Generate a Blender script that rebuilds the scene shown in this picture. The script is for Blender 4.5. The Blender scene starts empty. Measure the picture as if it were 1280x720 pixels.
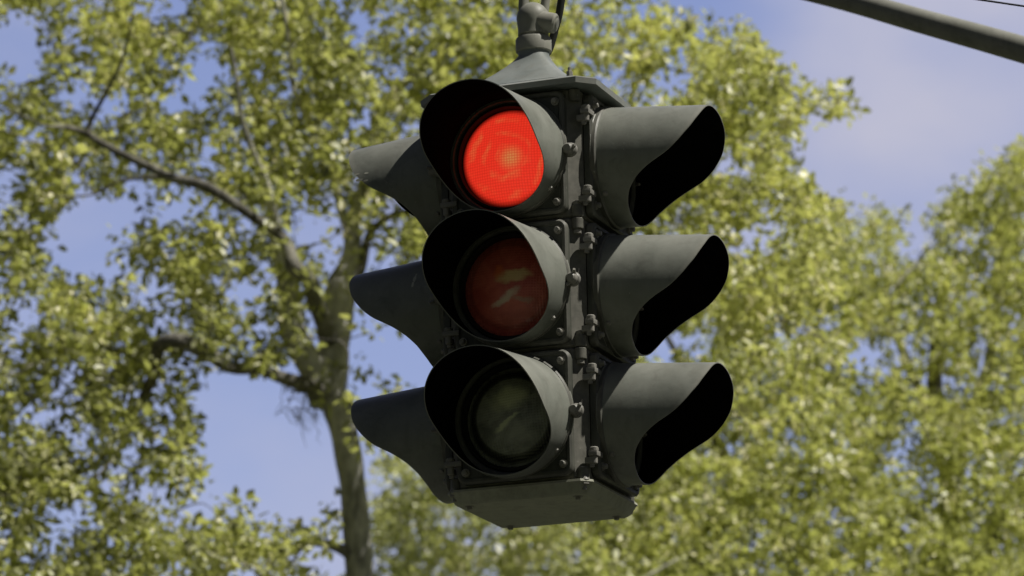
import bpy, bmesh, math, random
import numpy as np
from mathutils import Vector, Matrix, noise
R = math.radians
PI = math.pi
random.seed(7); rng = np.random.default_rng(11)
sc = bpy.context.scene
COL = sc.collection

# ------------------------------------------------------------------ camera
PXM = 0.0017                      # metres per photo pixel at the signal
DIST = 9.0
ELEV, ROLL = R(14.2), R(-1.15)
FOC = 36.0 * DIST / (1280 * PXM)
P0 = Vector((0, 0, 4.9))          # centre of the middle section of the signal
ROT = Matrix.Rotation(PI/2 + ELEV, 4, 'X') @ Matrix.Rotation(ROLL, 4, 'Z')
def ray(px, py):
    k = 36.0 / 1280 / FOC
    return (ROT.to_3x3() @ Vector(((px - 640) * k, (360 - py) * k, -1)))
CAMLOC = P0 - ray(674, 380) * DIST
def at(px, py, D):
    return CAMLOC + ray(px, py) * D
cam_d = bpy.data.cameras.new('camera'); cam = bpy.data.objects.new('camera', cam_d); COL.objects.link(cam)
cam.matrix_world = Matrix.Translation(CAMLOC) @ ROT
cam_d.lens = FOC; cam_d.sensor_width = 36; cam_d.clip_end = 5000; cam_d.clip_start = 0.1
cam_d.dof.use_dof = True; cam_d.dof.focus_distance = DIST - 0.12; cam_d.dof.aperture_fstop = 7.2
sc.camera = cam
sc.view_settings.view_transform = 'Standard'; sc.view_settings.look = 'None'; sc.view_settings.exposure = 0

# ------------------------------------------------------------------ helpers
def tag(o, label=None, cat=None, group=None, kind=None):
    if label: o['label'] = label
    if cat: o['category'] = cat
    if group: o['group'] = group
    if kind: o['kind'] = kind
    return o
def empty(name, loc, rz=0):
    o = bpy.data.objects.new(name, None); COL.objects.link(o); o.location = loc
    o.rotation_euler = (0, 0, rz); o.empty_display_size = 0.2
    return o
def link(name, bm, mats, parent=None, smooth=True, angle=35):
    bmesh.ops.recalc_face_normals(bm, faces=bm.faces[:]) if not getattr(bm, 'keep', None) else None
    me = bpy.data.meshes.new(name); bm.to_mesh(me); bm.free()
    for m in (mats if isinstance(mats, (list, tuple)) else [mats]): me.materials.append(m)
    if smooth:
        me.polygons.foreach_set('use_smooth', [True] * len(me.polygons))
        try: me.set_sharp_from_angle(angle=R(angle))
        except Exception: pass
    o = bpy.data.objects.new(name, me); COL.objects.link(o)
    if parent: o.parent = parent
    return o
def loft(bm, rings, cap0=True, cap1=True, mi=0):
    vs = [[bm.verts.new(p) for p in r] for r in rings]
    n = len(vs[0])
    for a, b in zip(vs, vs[1:]):
        for i in range(n):
            f = bm.faces.new((a[i], a[(i+1) % n], b[(i+1) % n], b[i])); f.material_index = mi
    if cap0: bm.faces.new(vs[0][::-1]).material_index = mi
    if cap1: bm.faces.new(vs[-1]).material_index = mi
    return vs
def rrect(hx, hz, r, n=5, cham=False):
    pts = []
    for cx, cz, a0 in ((hx-r, hz-r, 0), (-hx+r, hz-r, 90), (-hx+r, -hz+r, 180), (hx-r, -hz+r, 270)):
        for k in range(n+1):
            a = R(a0 + 90*k/n); pts.append((cx + r*math.cos(a), cz + r*math.sin(a)))
    out = []
    for i, p in enumerate(pts):
        q = pts[(i+1) % len(pts)]; out.append(p)
        if i % (n+1) == n:
            for k in range(1, 14): out.append((p[0]+(q[0]-p[0])*k/14, p[1]+(q[1]-p[1])*k/14))
    return out
def cyl(bm, p, q, r0, r1=None, n=14, mi=0, caps=True, bev=0.0):
    p, q = Vector(p), Vector(q); r1 = r0 if r1 is None else r1
    d = (q-p).normalized(); u = d.orthogonal().normalized(); v = d.cross(u)
    L = (q-p).length
    st = [(0, r0), (1, r1)] if bev <= 0 else [(0, r0-bev), (bev/L, r0), (1-bev/L, r1), (1, r1-bev)]
    rings = [[p + d*(t*L) + (u*math.cos(2*PI*k/n) + v*math.sin(2*PI*k/n))*r for k in range(n)] for t, r in st]
    loft(bm, rings, caps, caps, mi)
def box(bm, c, s, bev=0.0, mi=0):
    g = bmesh.ops.create_cube(bm, size=1.0)
    vs = g['verts']
    for v in vs: v.co = Vector((v.co.x*s[0]+c[0], v.co.y*s[1]+c[1], v.co.z*s[2]+c[2]))
    fs = {f for v in vs for f in v.link_faces}
    for f in fs: f.material_index = mi
    if bev > 0:
        es = list({e for v in vs for e in v.link_edges})
        bmesh.ops.bevel(bm, geom=es, offset=bev, segments=2, affect='EDGES', profile=0.7)
def tube(bm, pts, rad, n=8, mi=0, cap=True):
    pts = [Vector(p) for p in pts]; rings = []
    u = None
    for i, p in enumerate(pts):
        d = (pts[min(i+1, len(pts)-1)] - pts[max(i-1, 0)]).normalized()
        if u is None: u = d.orthogonal().normalized()
        u = (u - d*u.dot(d)).normalized(); v = d.cross(u)
        r = rad[i] if hasattr(rad, '__len__') else rad
        rings.append([p + (u*math.cos(2*PI*k/n) + v*math.sin(2*PI*k/n))*r for k in range(n)])
    loft(bm, rings, cap, cap, mi)
def spline(pts, sub=6):
    P = [Vector(p) for p in pts]; out = []
    for i in range(len(P)-1):
        a, b, c, d = P[max(i-1, 0)], P[i], P[i+1], P[min(i+2, len(P)-1)]
        for k in range(sub):
            t = k/sub
            out.append(0.5*((2*b) + (c-a)*t + (2*a-5*b+4*c-d)*t*t + (3*b-a-3*c+d)*t**3))
    out.append(P[-1]); return out

# ------------------------------------------------------------------ materials
def mat(name):
    m = bpy.data.materials.new(name); m.use_nodes = True
    nt = m.node_tree; b = nt.nodes['Principled BSDF']
    return m, nt, b
def nd(nt, t, **kw):
    n = nt.nodes.new(t)
    for k, v in kw.items():
        if k in n.inputs: n.inputs[k].default_value = v
        else: setattr(n, k, v)
    return n
def ramp(nt, fac, stops):
    r = nt.nodes.new('ShaderNodeValToRGB'); e = r.color_ramp.elements
    e[0].position, e[0].color = stops[0][0], (*stops[0][1], 1)
    e[1].position, e[1].color = stops[1][0], (*stops[1][1], 1)
    for p, c in stops[2:]:
        x = e.new(p); x.color = (*c, 1)
    nt.links.new(fac, r.inputs[0]); return r
def paint(name, c0, c1, rough=0.42, chips=True, scale=1.0):
    m, nt, b = mat(name); L = nt.links
    tc = nd(nt, 'ShaderNodeTexCoord'); oi = nd(nt, 'ShaderNodeObjectInfo')
    add = nd(nt, 'ShaderNodeVectorMath', operation='ADD'); mul = nd(nt, 'ShaderNodeMath', operation='MULTIPLY'); mul.inputs[1].default_value = 17
    L.new(oi.outputs['Random'], mul.inputs[0]); L.new(tc.outputs['Object'], add.inputs[0]); L.new(mul.outputs[0], add.inputs[1])
    n1 = nd(nt, 'ShaderNodeTexNoise', Scale=9*scale, Detail=8, Roughness=0.62); L.new(add.outputs[0], n1.inputs['Vector'])
    r1 = ramp(nt, n1.outputs['Fac'], [(0.3, c0), (0.72, c1)])
    # dirt film / rain streaks, stretched vertically
    mp = nd(nt, 'ShaderNodeMapping'); mp.inputs['Scale'].default_value = (42, 42, 5); L.new(add.outputs[0], mp.inputs['Vector'])
    n2 = nd(nt, 'ShaderNodeTexNoise', Scale=1.0, Detail=6, Roughness=0.6); L.new(mp.outputs[0], n2.inputs['Vector'])
    mx = nd(nt, 'ShaderNodeMix', data_type='RGBA'); L.new(r1.outputs[0], mx.inputs[6]); mx.inputs[7].default_value = (0.15, 0.15, 0.125, 1)
    r2 = ramp(nt, n2.outputs['Fac'], [(0.48, (0, 0, 0)), (0.78, (0.6, 0.6, 0.6))]); L.new(r2.outputs[0], mx.inputs[0])
    n6 = nd(nt, 'ShaderNodeTexNoise', Scale=23, Detail=9, Roughness=0.72, Distortion=0.6); L.new(add.outputs[0], n6.inputs['Vector'])
    r6 = ramp(nt, n6.outputs['Fac'], [(0.52, (0, 0, 0)), (0.74, (0.34, 0.34, 0.34))])
    m6 = nd(nt, 'ShaderNodeMix', data_type='RGBA'); L.new(mx.outputs[2], m6.inputs[6]); m6.inputs[7].default_value = (0.028, 0.028, 0.020, 1); L.new(r6.outputs[0], m6.inputs[0])
    out = m6.outputs[2]
    if chips:
        n3 = nd(nt, 'ShaderNodeTexNoise', Scale=85, Detail=3, Roughness=0.6); L.new(add.outputs[0], n3.inputs['Vector'])
        r3 = ramp(nt, n3.outputs['Fac'], [(0.71, (0, 0, 0)), (0.74, (0.6, 0.6, 0.6))])
        m3 = nd(nt, 'ShaderNodeMix', data_type='RGBA'); L.new(out, m3.inputs[6]); m3.inputs[7].default_value = (0.30, 0.30, 0.26, 1); L.new(r3.outputs[0], m3.inputs[0])
        out = m3.outputs[2]
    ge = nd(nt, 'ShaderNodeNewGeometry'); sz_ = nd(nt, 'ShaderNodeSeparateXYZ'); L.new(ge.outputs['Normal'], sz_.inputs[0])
    up_ = nd(nt, 'ShaderNodeMapRange'); up_.inputs['From Min'].default_value = 0.15; up_.inputs['From Max'].default_value = 0.95; up_.inputs['To Max'].default_value = 0.42; L.new(sz_.outputs['Z'], up_.inputs['Value'])  # upward faces lightened: chalky dust, also painting in a stronger top highlight
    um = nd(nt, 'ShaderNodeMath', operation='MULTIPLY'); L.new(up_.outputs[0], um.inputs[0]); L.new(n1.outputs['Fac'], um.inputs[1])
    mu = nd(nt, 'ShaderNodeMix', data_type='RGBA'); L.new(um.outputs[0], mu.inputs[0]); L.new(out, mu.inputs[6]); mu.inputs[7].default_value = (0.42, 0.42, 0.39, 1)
    pr = ramp(nt, ge.outputs['Pointiness'], [(0.53, (0, 0, 0)), (0.60, (0.55, 0.55, 0.55))])
    pm = nd(nt, 'ShaderNodeMath', operation='MULTIPLY'); L.new(pr.outputs[0], pm.inputs[0]); L.new(n4_ := nd(nt, 'ShaderNodeTexNoise', Scale=60, Detail=4).outputs['Fac'], pm.inputs[1]); L.new(add.outputs[0], n4_.node.inputs['Vector'])
    mw = nd(nt, 'ShaderNodeMix', data_type='RGBA'); L.new(pm.outputs[0], mw.inputs[0]); L.new(mu.outputs[2], mw.inputs[6]); mw.inputs[7].default_value = (0.34, 0.32, 0.27, 1)
    out = mw.outputs[2]
    L.new(out, b.inputs['Base Color'])
    rr = nd(nt, 'ShaderNodeMapRange'); rr.inputs['To Min'].default_value = rough-0.08; rr.inputs['To Max'].default_value = rough+0.18
    L.new(n1.outputs['Fac'], rr.inputs['Value']); L.new(rr.outputs[0], b.inputs['Roughness'])
    n4 = nd(nt, 'ShaderNodeTexNoise', Scale=160, Detail=4, Roughness=0.7); L.new(tc.outputs['Object'], n4.inputs['Vector'])
    n5 = nd(nt, 'ShaderNodeTexNoise', Scale=14, Detail=2); L.new(add.outputs[0], n5.inputs['Vector'])
    b1 = nd(nt, 'ShaderNodeBump', Strength=0.12, Distance=0.002); L.new(n4.outputs['Fac'], b1.inputs['Height'])
    b2 = nd(nt, 'ShaderNodeBump', Strength=0.25, Distance=0.006); L.new(n5.outputs['Fac'], b2.inputs['Height']); L.new(b1.outputs[0], b2.inputs['Normal'])
    L.new(b2.outputs[0], b.inputs['Normal'])
    b.inputs['Specular IOR Level'].default_value = 0.28
    return m
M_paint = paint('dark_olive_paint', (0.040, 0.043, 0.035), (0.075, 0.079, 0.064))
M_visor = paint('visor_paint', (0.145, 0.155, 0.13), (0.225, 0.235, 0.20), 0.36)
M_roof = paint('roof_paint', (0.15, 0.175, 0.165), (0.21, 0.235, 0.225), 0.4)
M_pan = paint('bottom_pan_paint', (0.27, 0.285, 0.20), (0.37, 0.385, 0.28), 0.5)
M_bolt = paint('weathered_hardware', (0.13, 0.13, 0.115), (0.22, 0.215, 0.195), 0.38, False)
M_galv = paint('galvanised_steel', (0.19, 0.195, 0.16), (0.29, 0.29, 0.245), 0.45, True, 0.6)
def plain(name, c, rough=0.6, spec=0.3):
    m, nt, b = mat(name); b.inputs['Roughness'].default_value = rough; b.inputs['Specular IOR Level'].default_value = spec
    tc = nd(nt, 'ShaderNodeTexCoord'); n = nd(nt, 'ShaderNodeTexNoise', Scale=20, Detail=5); nt.links.new(tc.outputs['Object'], n.inputs['Vector'])
    r = ramp(nt, n.outputs['Fac'], [(0.3, tuple(x*0.7 for x in c)), (0.7, tuple(min(1, x*1.3) for x in c))])
    nt.links.new(r.outputs[0], b.inputs['Base Color']); return m
M_black = plain('matt_black_lining', (0.005, 0.0047, 0.0047), 0.9, 0.0)
M_rub = plain('black_rubber', (0.012, 0.012, 0.012), 0.6, 0.3)
M_cable = plain('black_cable_jacket', (0.02, 0.022, 0.02), 0.5)
M_flake = plain('pale_droppings', (0.5, 0.5, 0.42), 0.8, 0.1)

def lens_mat(name, col, emis, mottle_refl):
    m, nt, b = mat(name); L = nt.links
    tc = nd(nt, 'ShaderNodeTexCoord')
    sx = nd(nt, 'ShaderNodeSeparateXYZ'); L.new(tc.outputs['Object'], sx.inputs[0])
    cx = nd(nt, 'ShaderNodeCombineXYZ'); L.new(sx.outputs['X'], cx.inputs['X']); L.new(sx.outputs['Z'], cx.inputs['Y'])
    ln = nd(nt, 'ShaderNodeVectorMath', operation='LENGTH'); L.new(cx.outputs[0], ln.inputs[0])
    nz = nd(nt, 'ShaderNodeTexNoise', Scale=22, Detail=3, Roughness=0.55, Distortion=0.8); L.new(cx.outputs[0], nz.inputs['Vector'])
    # moulded prism grid: bump
    mp = nd(nt, 'ShaderNodeMapping'); mp.inputs['Scale'].default_value = (170, 170, 170); L.new(cx.outputs[0], mp.inputs['Vector'])
    vo = nd(nt, 'ShaderNodeTexVoronoi', Scale=1.0); vo.inputs['Randomness'].default_value = 0.12; L.new(mp.outputs[0], vo.inputs['Vector'])
    bp = nd(nt, 'ShaderNodeBump', Strength=0.5, Distance=0.003); L.new(vo.outputs['Distance'], bp.inputs['Height']); L.new(bp.outputs[0], b.inputs['Normal'])
    edge = nd(nt, 'ShaderNodeMapRange', interpolation_type='SMOOTHSTEP'); edge.inputs['From Min'].default_value = 0.090; edge.inputs['From Max'].default_value = 0.1085
    edge.inputs['To Min'].default_value = 1; edge.inputs['To Max'].default_value = 0
    L.new(ln.outputs['Value'], edge.inputs['Value'])
    b.inputs['Roughness'].default_value = 0.22; b.inputs['Coat Weight'].default_value = 0.3; b.inputs['Coat Roughness'].default_value = 0.1
    r = ramp(nt, nz.outputs['Fac'], mottle_refl[:2])
    col_out = r.outputs[0]
    def refl_blob(px_, pz_, sx_, sz_, rot, colr, amt, out):  # painted reflection
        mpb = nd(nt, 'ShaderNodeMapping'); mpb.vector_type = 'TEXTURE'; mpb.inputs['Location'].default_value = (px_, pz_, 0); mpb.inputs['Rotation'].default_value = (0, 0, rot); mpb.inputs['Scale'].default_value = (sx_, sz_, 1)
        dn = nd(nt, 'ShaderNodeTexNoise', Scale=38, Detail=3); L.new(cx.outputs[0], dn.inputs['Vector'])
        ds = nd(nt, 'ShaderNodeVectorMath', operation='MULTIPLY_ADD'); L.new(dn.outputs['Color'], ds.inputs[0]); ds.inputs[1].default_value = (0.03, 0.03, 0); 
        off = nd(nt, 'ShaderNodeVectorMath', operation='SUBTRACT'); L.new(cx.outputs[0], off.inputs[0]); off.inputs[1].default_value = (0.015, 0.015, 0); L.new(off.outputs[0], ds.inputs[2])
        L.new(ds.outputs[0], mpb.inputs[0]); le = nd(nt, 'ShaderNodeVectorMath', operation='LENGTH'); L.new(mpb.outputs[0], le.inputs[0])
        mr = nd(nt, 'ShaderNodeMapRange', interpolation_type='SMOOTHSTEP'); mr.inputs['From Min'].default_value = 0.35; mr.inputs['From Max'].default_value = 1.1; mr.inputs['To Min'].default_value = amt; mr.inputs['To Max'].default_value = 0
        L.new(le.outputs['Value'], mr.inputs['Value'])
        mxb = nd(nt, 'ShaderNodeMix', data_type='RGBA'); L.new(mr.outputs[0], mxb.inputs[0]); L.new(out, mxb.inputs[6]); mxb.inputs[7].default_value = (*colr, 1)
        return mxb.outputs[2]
    for bl in mottle_refl[2:]: col_out = refl_blob(*bl, col_out)
    if col is not None:          # darker ring multiplied into the colour near the rim
        rg = nd(nt, 'ShaderNodeValToRGB'); e = rg.color_ramp.elements; L.new(ln.outputs['Value'], rg.inputs[0]); rg.color_ramp.interpolation = 'EASE'
        e[0].position = col[0]; e[0].color = (1, 1, 1, 1); e[1].position = col[0]+0.006; e[1].color = (col[2],)*3+(1,)
        x = e.new(col[1]); x.color = (col[2],)*3+(1,); x = e.new(col[1]+0.004); x.color = (1.0, 1.0, 1.0, 1)
        mm_ = nd(nt, 'ShaderNodeMix', data_type='RGBA', blend_type='MULTIPLY'); mm_.inputs[0].default_value = 1; L.new(col_out, mm_.inputs[6]); L.new(rg.outputs[0], mm_.inputs[7]); col_out = mm_.outputs[2]
    L.new(col_out, b.inputs['Base Color'])
    if emis:
        mc = nd(nt, 'ShaderNodeMix', data_type='RGBA'); mc.inputs[6].default_value = (0.86, 0.035, 0.016, 1); mc.inputs[7].default_value = (0.56, 0.27, 0.075, 1)
        # lamp hot spot breaking through the prisms
        vs = nd(nt, 'ShaderNodeVectorMath', operation='DISTANCE'); L.new(cx.outputs[0], vs.inputs[0]); vs.inputs[1].default_value = (0.012, -0.006, 0)
        hs = nd(nt, 'ShaderNodeMapRange', interpolation_type='SMOOTHSTEP'); hs.inputs['From Min'].default_value = 0.0; hs.inputs['From Max'].default_value = 0.036
        hs.inputs['To Min'].default_value = 0.9; hs.inputs['To Max'].default_value = 0.0; L.new(vs.outputs['Value'], hs.inputs['Value'])
        rn = ramp(nt, nz.outputs['Fac'], [(0.42, (0, 0, 0)), (0.62, (1, 1, 1))])
        wv = nd(nt, 'ShaderNodeMath', operation='SINE'); w0 = nd(nt, 'ShaderNodeMath', operation='MULTIPLY'); w0.inputs[1].default_value = 190; nwb = nd(nt, 'ShaderNodeTexNoise', Scale=16, Detail=4); L.new(cx.outputs[0], nwb.inputs['Vector']); wq = nd(nt, 'ShaderNodeMath', operation='MULTIPLY_ADD'); L.new(nwb.outputs['Fac'], wq.inputs[0]); wq.inputs[1].default_value = 0.05; L.new(ln.outputs['Value'], wq.inputs[2]); L.new(wq.outputs[0], w0.inputs[0]); L.new(w0.outputs[0], wv.inputs[0])
        w1 = nd(nt, 'ShaderNodeMath', operation='MULTIPLY'); w1.use_clamp = True; L.new(wv.outputs[0], w1.inputs[0]); L.new(rn.outputs[0], w1.inputs[1])
        w2 = nd(nt, 'ShaderNodeMath', operation='MULTIPLY'); w2.inputs[1].default_value = 0.34; L.new(w1.outputs[0], w2.inputs[0])
        mxm = nd(nt, 'ShaderNodeMath', operation='MAXIMUM'); L.new(hs.outputs[0], mxm.inputs[0]); L.new(w2.outputs[0], mxm.inputs[1])
        gr = nd(nt, 'ShaderNodeMapRange'); gr.inputs['From Min'].default_value = 0.1; gr.inputs['From Max'].default_value = 0.55; gr.inputs['To Min'].default_value = 1.0; gr.inputs['To Max'].default_value = 0.55
        L.new(vo.outputs['Distance'], gr.inputs['Value'])
        m2 = nd(nt, 'ShaderNodeMath', operation='MULTIPLY'); L.new(mxm.outputs[0], m2.inputs[0]); L.new(gr.outputs[0], m2.inputs[1])
        L.new(m2.outputs[0], mc.inputs[0])
        L.new(mc.outputs[2], b.inputs['Emission Color'])
        es = nd(nt, 'ShaderNodeMath', operation='MULTIPLY'); L.new(edge.outputs[0], es.inputs[0])
        g2 = nd(nt, 'ShaderNodeMapRange'); g2.inputs['From Min'].default_value = 0.1; g2.inputs['From Max'].default_value = 0.6; g2.inputs['To Min'].default_value = 1.0; g2.inputs['To Max'].default_value = 0.72
        L.new(vo.outputs['Distance'], g2.inputs['Value']); L.new(g2.outputs[0], es.inputs[1])
        L.new(es.outputs[0], b.inputs['Emission Strength'])
    return m
M_red = lens_mat('lit_red_lens', None, True, [(0.3, (0.12, 0.01, 0.006)), (0.7, (0.2, 0.014, 0.008))])
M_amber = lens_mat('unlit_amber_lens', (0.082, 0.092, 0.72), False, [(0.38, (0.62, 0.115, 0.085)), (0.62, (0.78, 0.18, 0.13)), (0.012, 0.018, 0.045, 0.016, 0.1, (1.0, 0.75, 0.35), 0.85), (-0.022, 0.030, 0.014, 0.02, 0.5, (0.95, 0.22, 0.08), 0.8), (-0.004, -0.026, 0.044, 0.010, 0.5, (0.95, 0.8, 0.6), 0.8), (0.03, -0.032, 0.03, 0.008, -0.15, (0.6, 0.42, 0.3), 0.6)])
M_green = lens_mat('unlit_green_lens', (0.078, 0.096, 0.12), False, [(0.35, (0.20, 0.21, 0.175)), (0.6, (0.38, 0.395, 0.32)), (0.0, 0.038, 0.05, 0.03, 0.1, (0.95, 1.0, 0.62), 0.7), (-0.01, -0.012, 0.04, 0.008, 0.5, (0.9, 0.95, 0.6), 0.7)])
M_dred = lens_mat('unlit_red_lens', None, False, [(0.35, (0.10, 0.01, 0.008)), (0.7, (0.2, 0.03, 0.02))])

# ------------------------------------------------------------------ the four way traffic signal
PSI = R(-20.5)
PIT = 0.2795                     # height of one lamp section
HB, CH = 0.152, 0.026            # housing half width, corner chamfer
sig = empty('traffic_signal', P0, PSI)
tag(sig, 'dark olive four-way traffic signal hanging overhead with its top lamp lit red', 'traffic light')
def octo(h, c, z):
    return [Vector((x, y, z)) for x, y in ((h, -h+c), (h, h-c), (h-c, h), (-h+c, h), (-h, h-c), (-h, -h+c), (-h+c, -h), (h-c, -h))]
def make_housing():
    bm = bmesh.new(); h = PIT/2
    loft(bm, [octo(HB-0.004, CH, -h+0.0005), octo(HB, CH, -h+0.005), octo(HB, CH, h-0.005), octo(HB-0.004, CH, h-0.0005)])
    for k in range(4):           # bosses where the tie rods clamp the sections, on each chamfered corner
        a = R(45 + 90*k); rr = (HB - CH/2)*math.sqrt(2) + 0.002
        x, y = rr*math.cos(a), rr*math.sin(a)
        for z0, z1 in ((-h+0.001, -h+0.026), (h-0.026, h-0.001)):
            cyl(bm, (x, y, z0), (x, y, z1), 0.0125, 0.0125, 16, bev=0.002)
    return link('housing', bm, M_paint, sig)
hs0 = make_housing()
for k in (-1, 1):
    c = hs0.copy(); COL.objects.link(c); c.parent = sig; c.location = (0, 0, k*PIT)
# tie bolts and nuts at each junction
def make_tie(z):
    for k in range(4):
        a = R(45 + 90*k); rr = (HB - CH/2)*math.sqrt(2) + 0.002
        bm = bmesh.new(); x, y = rr*math.cos(a), rr*math.sin(a)
        cyl(bm, (x, y, z-0.034), (x, y, z+0.034), 0.005, n=10)
        for s in (-1, 1): cyl(bm, (x, y, z+s*0.0265), (x, y, z+s*0.0355), 0.009, n=6, bev=0.001)
        link('tie_bolt', bm, M_bolt, sig, angle=30)
for z in (-PIT/2, PIT/2): make_tie(z)
for k in range(4):               # end nuts under the housing
    a = R(45 + 90*k); rr = (HB - CH/2)*math.sqrt(2) + 0.006
    x, y = rr*math.cos(a), rr*math.sin(a); bm = bmesh.new(); z = -1.5*PIT
    cyl(bm, (x, y, z-0.002), (x, y, z+0.014), 0.012, 0.006, 12)
    cyl(bm, (x, y, z-0.012), (x, y, z-0.002), 0.0115, n=6, bev=0.001)
    cyl(bm, (x, y, z-0.022), (x, y, z-0.011), 0.005, n=10)
    link('tie_bolt', bm, M_bolt, sig, angle=30)

DW = 0.127; DH = PIT/2 - 0.0065; RV = 0.129
VL = [(0, .234), (25, .234), (45, .230), (65, .215), (80, .192), (92, .164), (104, .123), (115, .094), (128, .073), (145, .061), (180, .055)]
def vlen(deg):
    deg = abs((deg + 180) % 360 - 180)
    xs = [a for a, _ in VL]; i = max(0, min(len(xs)-2, np.searchsorted(xs, deg)-1))
    def V(j):
        if j < 0: return VL[1][1]
        if j >= len(VL): return VL[-2][1]
        return VL[j][1]
    t = (deg-xs[i])/(xs[i+1]-xs[i]); a, b, c, d = V(i-1), V(i), V(i+1), V(i+2)
    return 0.5*(2*b+(c-a)*t+(2*a-5*b+4*c-d)*t*t+(3*b-a-3*c+d)*t**3)
DROOP = R(4.6)
VF = -0.172                      # local y of the door's outer face
def make_visor(parent):
    bm = bmesh.new(); n = 96; m = 14; th = 0.0022
    def pt(k, t, r, extra=0.0):
        d = 360*k/n; a = R(d); L = vlen(d) + extra
        s = t*L
        rr = r*(1 - 0.035*s/0.24)
        if t < 0.02: rr = r + 0.004
        x, z = rr*math.sin(a), rr*math.cos(a)
        y = -s*math.cos(DROOP); z -= s*math.sin(DROOP)
        return Vector((x, VF + 0.003 + y, z))
    ts = [0, 0.02] + [0.02 + 0.98*j/m for j in range(1, m+1)]
    outer = [[pt(k, t, RV) for k in range(n)] for t in ts]
    inner = [[pt(k, t, RV - th) for k in range(n)] for t in ts]
    O = [[bm.verts.new(p) for p in r] for r in outer]; I = [[bm.verts.new(p) for p in r] for r in inner]
    for G, mi, fl in ((O, 0, False), (I, 1, True)):
        for a, b in zip(G, G[1:]):
            for i in range(n):
                q = [a[i], a[(i+1) % n], b[(i+1) % n], b[i]]
                bm.faces.new(q[::-1] if fl else q).material_index = mi
    for i in range(n):
        bm.faces.new((O[-1][i], O[-1][(i+1) % n], I[-1][(i+1) % n], I[-1][i])).material_index = 0
        bm.faces.new((O[0][(i+1) % n], O[0][i], I[0][i], I[0][(i+1) % n])).material_index = 0
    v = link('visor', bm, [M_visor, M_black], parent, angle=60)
    # rivets / spot weld tabs
    for s in (-1, 1):
        b2 = bmesh.new(); a = R(130*s)
        cx, cz = (RV+0.001)*math.sin(a), (RV+0.001)*math.cos(a)
        d = Vector((math.sin(a), 0, math.cos(a)))
        p = Vector((cx, VF-0.018, cz)); cyl(b2, p - d*0.001, p + d*0.004, 0.006, 0.004, 12)
        link('rivet', b2, M_bolt, parent, angle=30)
    return v
def make_lens(parent, m):
    bm = bmesh.new(); n = 64; rings = []
    prof = [(0.110, VF+0.026), (0.110, VF+0.020), (0.105, VF+0.011), (0.088, VF+0.001), (0.065, VF-0.007), (0.042, VF-0.013), (0.02, VF-0.016)]
    rings = [[Vector((r*math.sin(2*PI*k/n), y, r*math.cos(2*PI*k/n))) for k in range(n)] for r, y in prof]
    loft(bm, rings, True, True)
    return link('lens', bm, m, parent, angle=60)
def ring_mesh(bm, prof, n=72, mi=0):
    vs = [[bm.verts.new((r*math.sin(2*PI*k/n), y, r*math.cos(2*PI*k/n))) for k in range(n)] for r, y in prof]
    for a, b in zip(vs, vs[1:] + vs[:1]):
        for i in range(n): bm.faces.new((a[i], a[(i+1) % n], b[(i+1) % n], b[i])).material_index = mi
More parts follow.
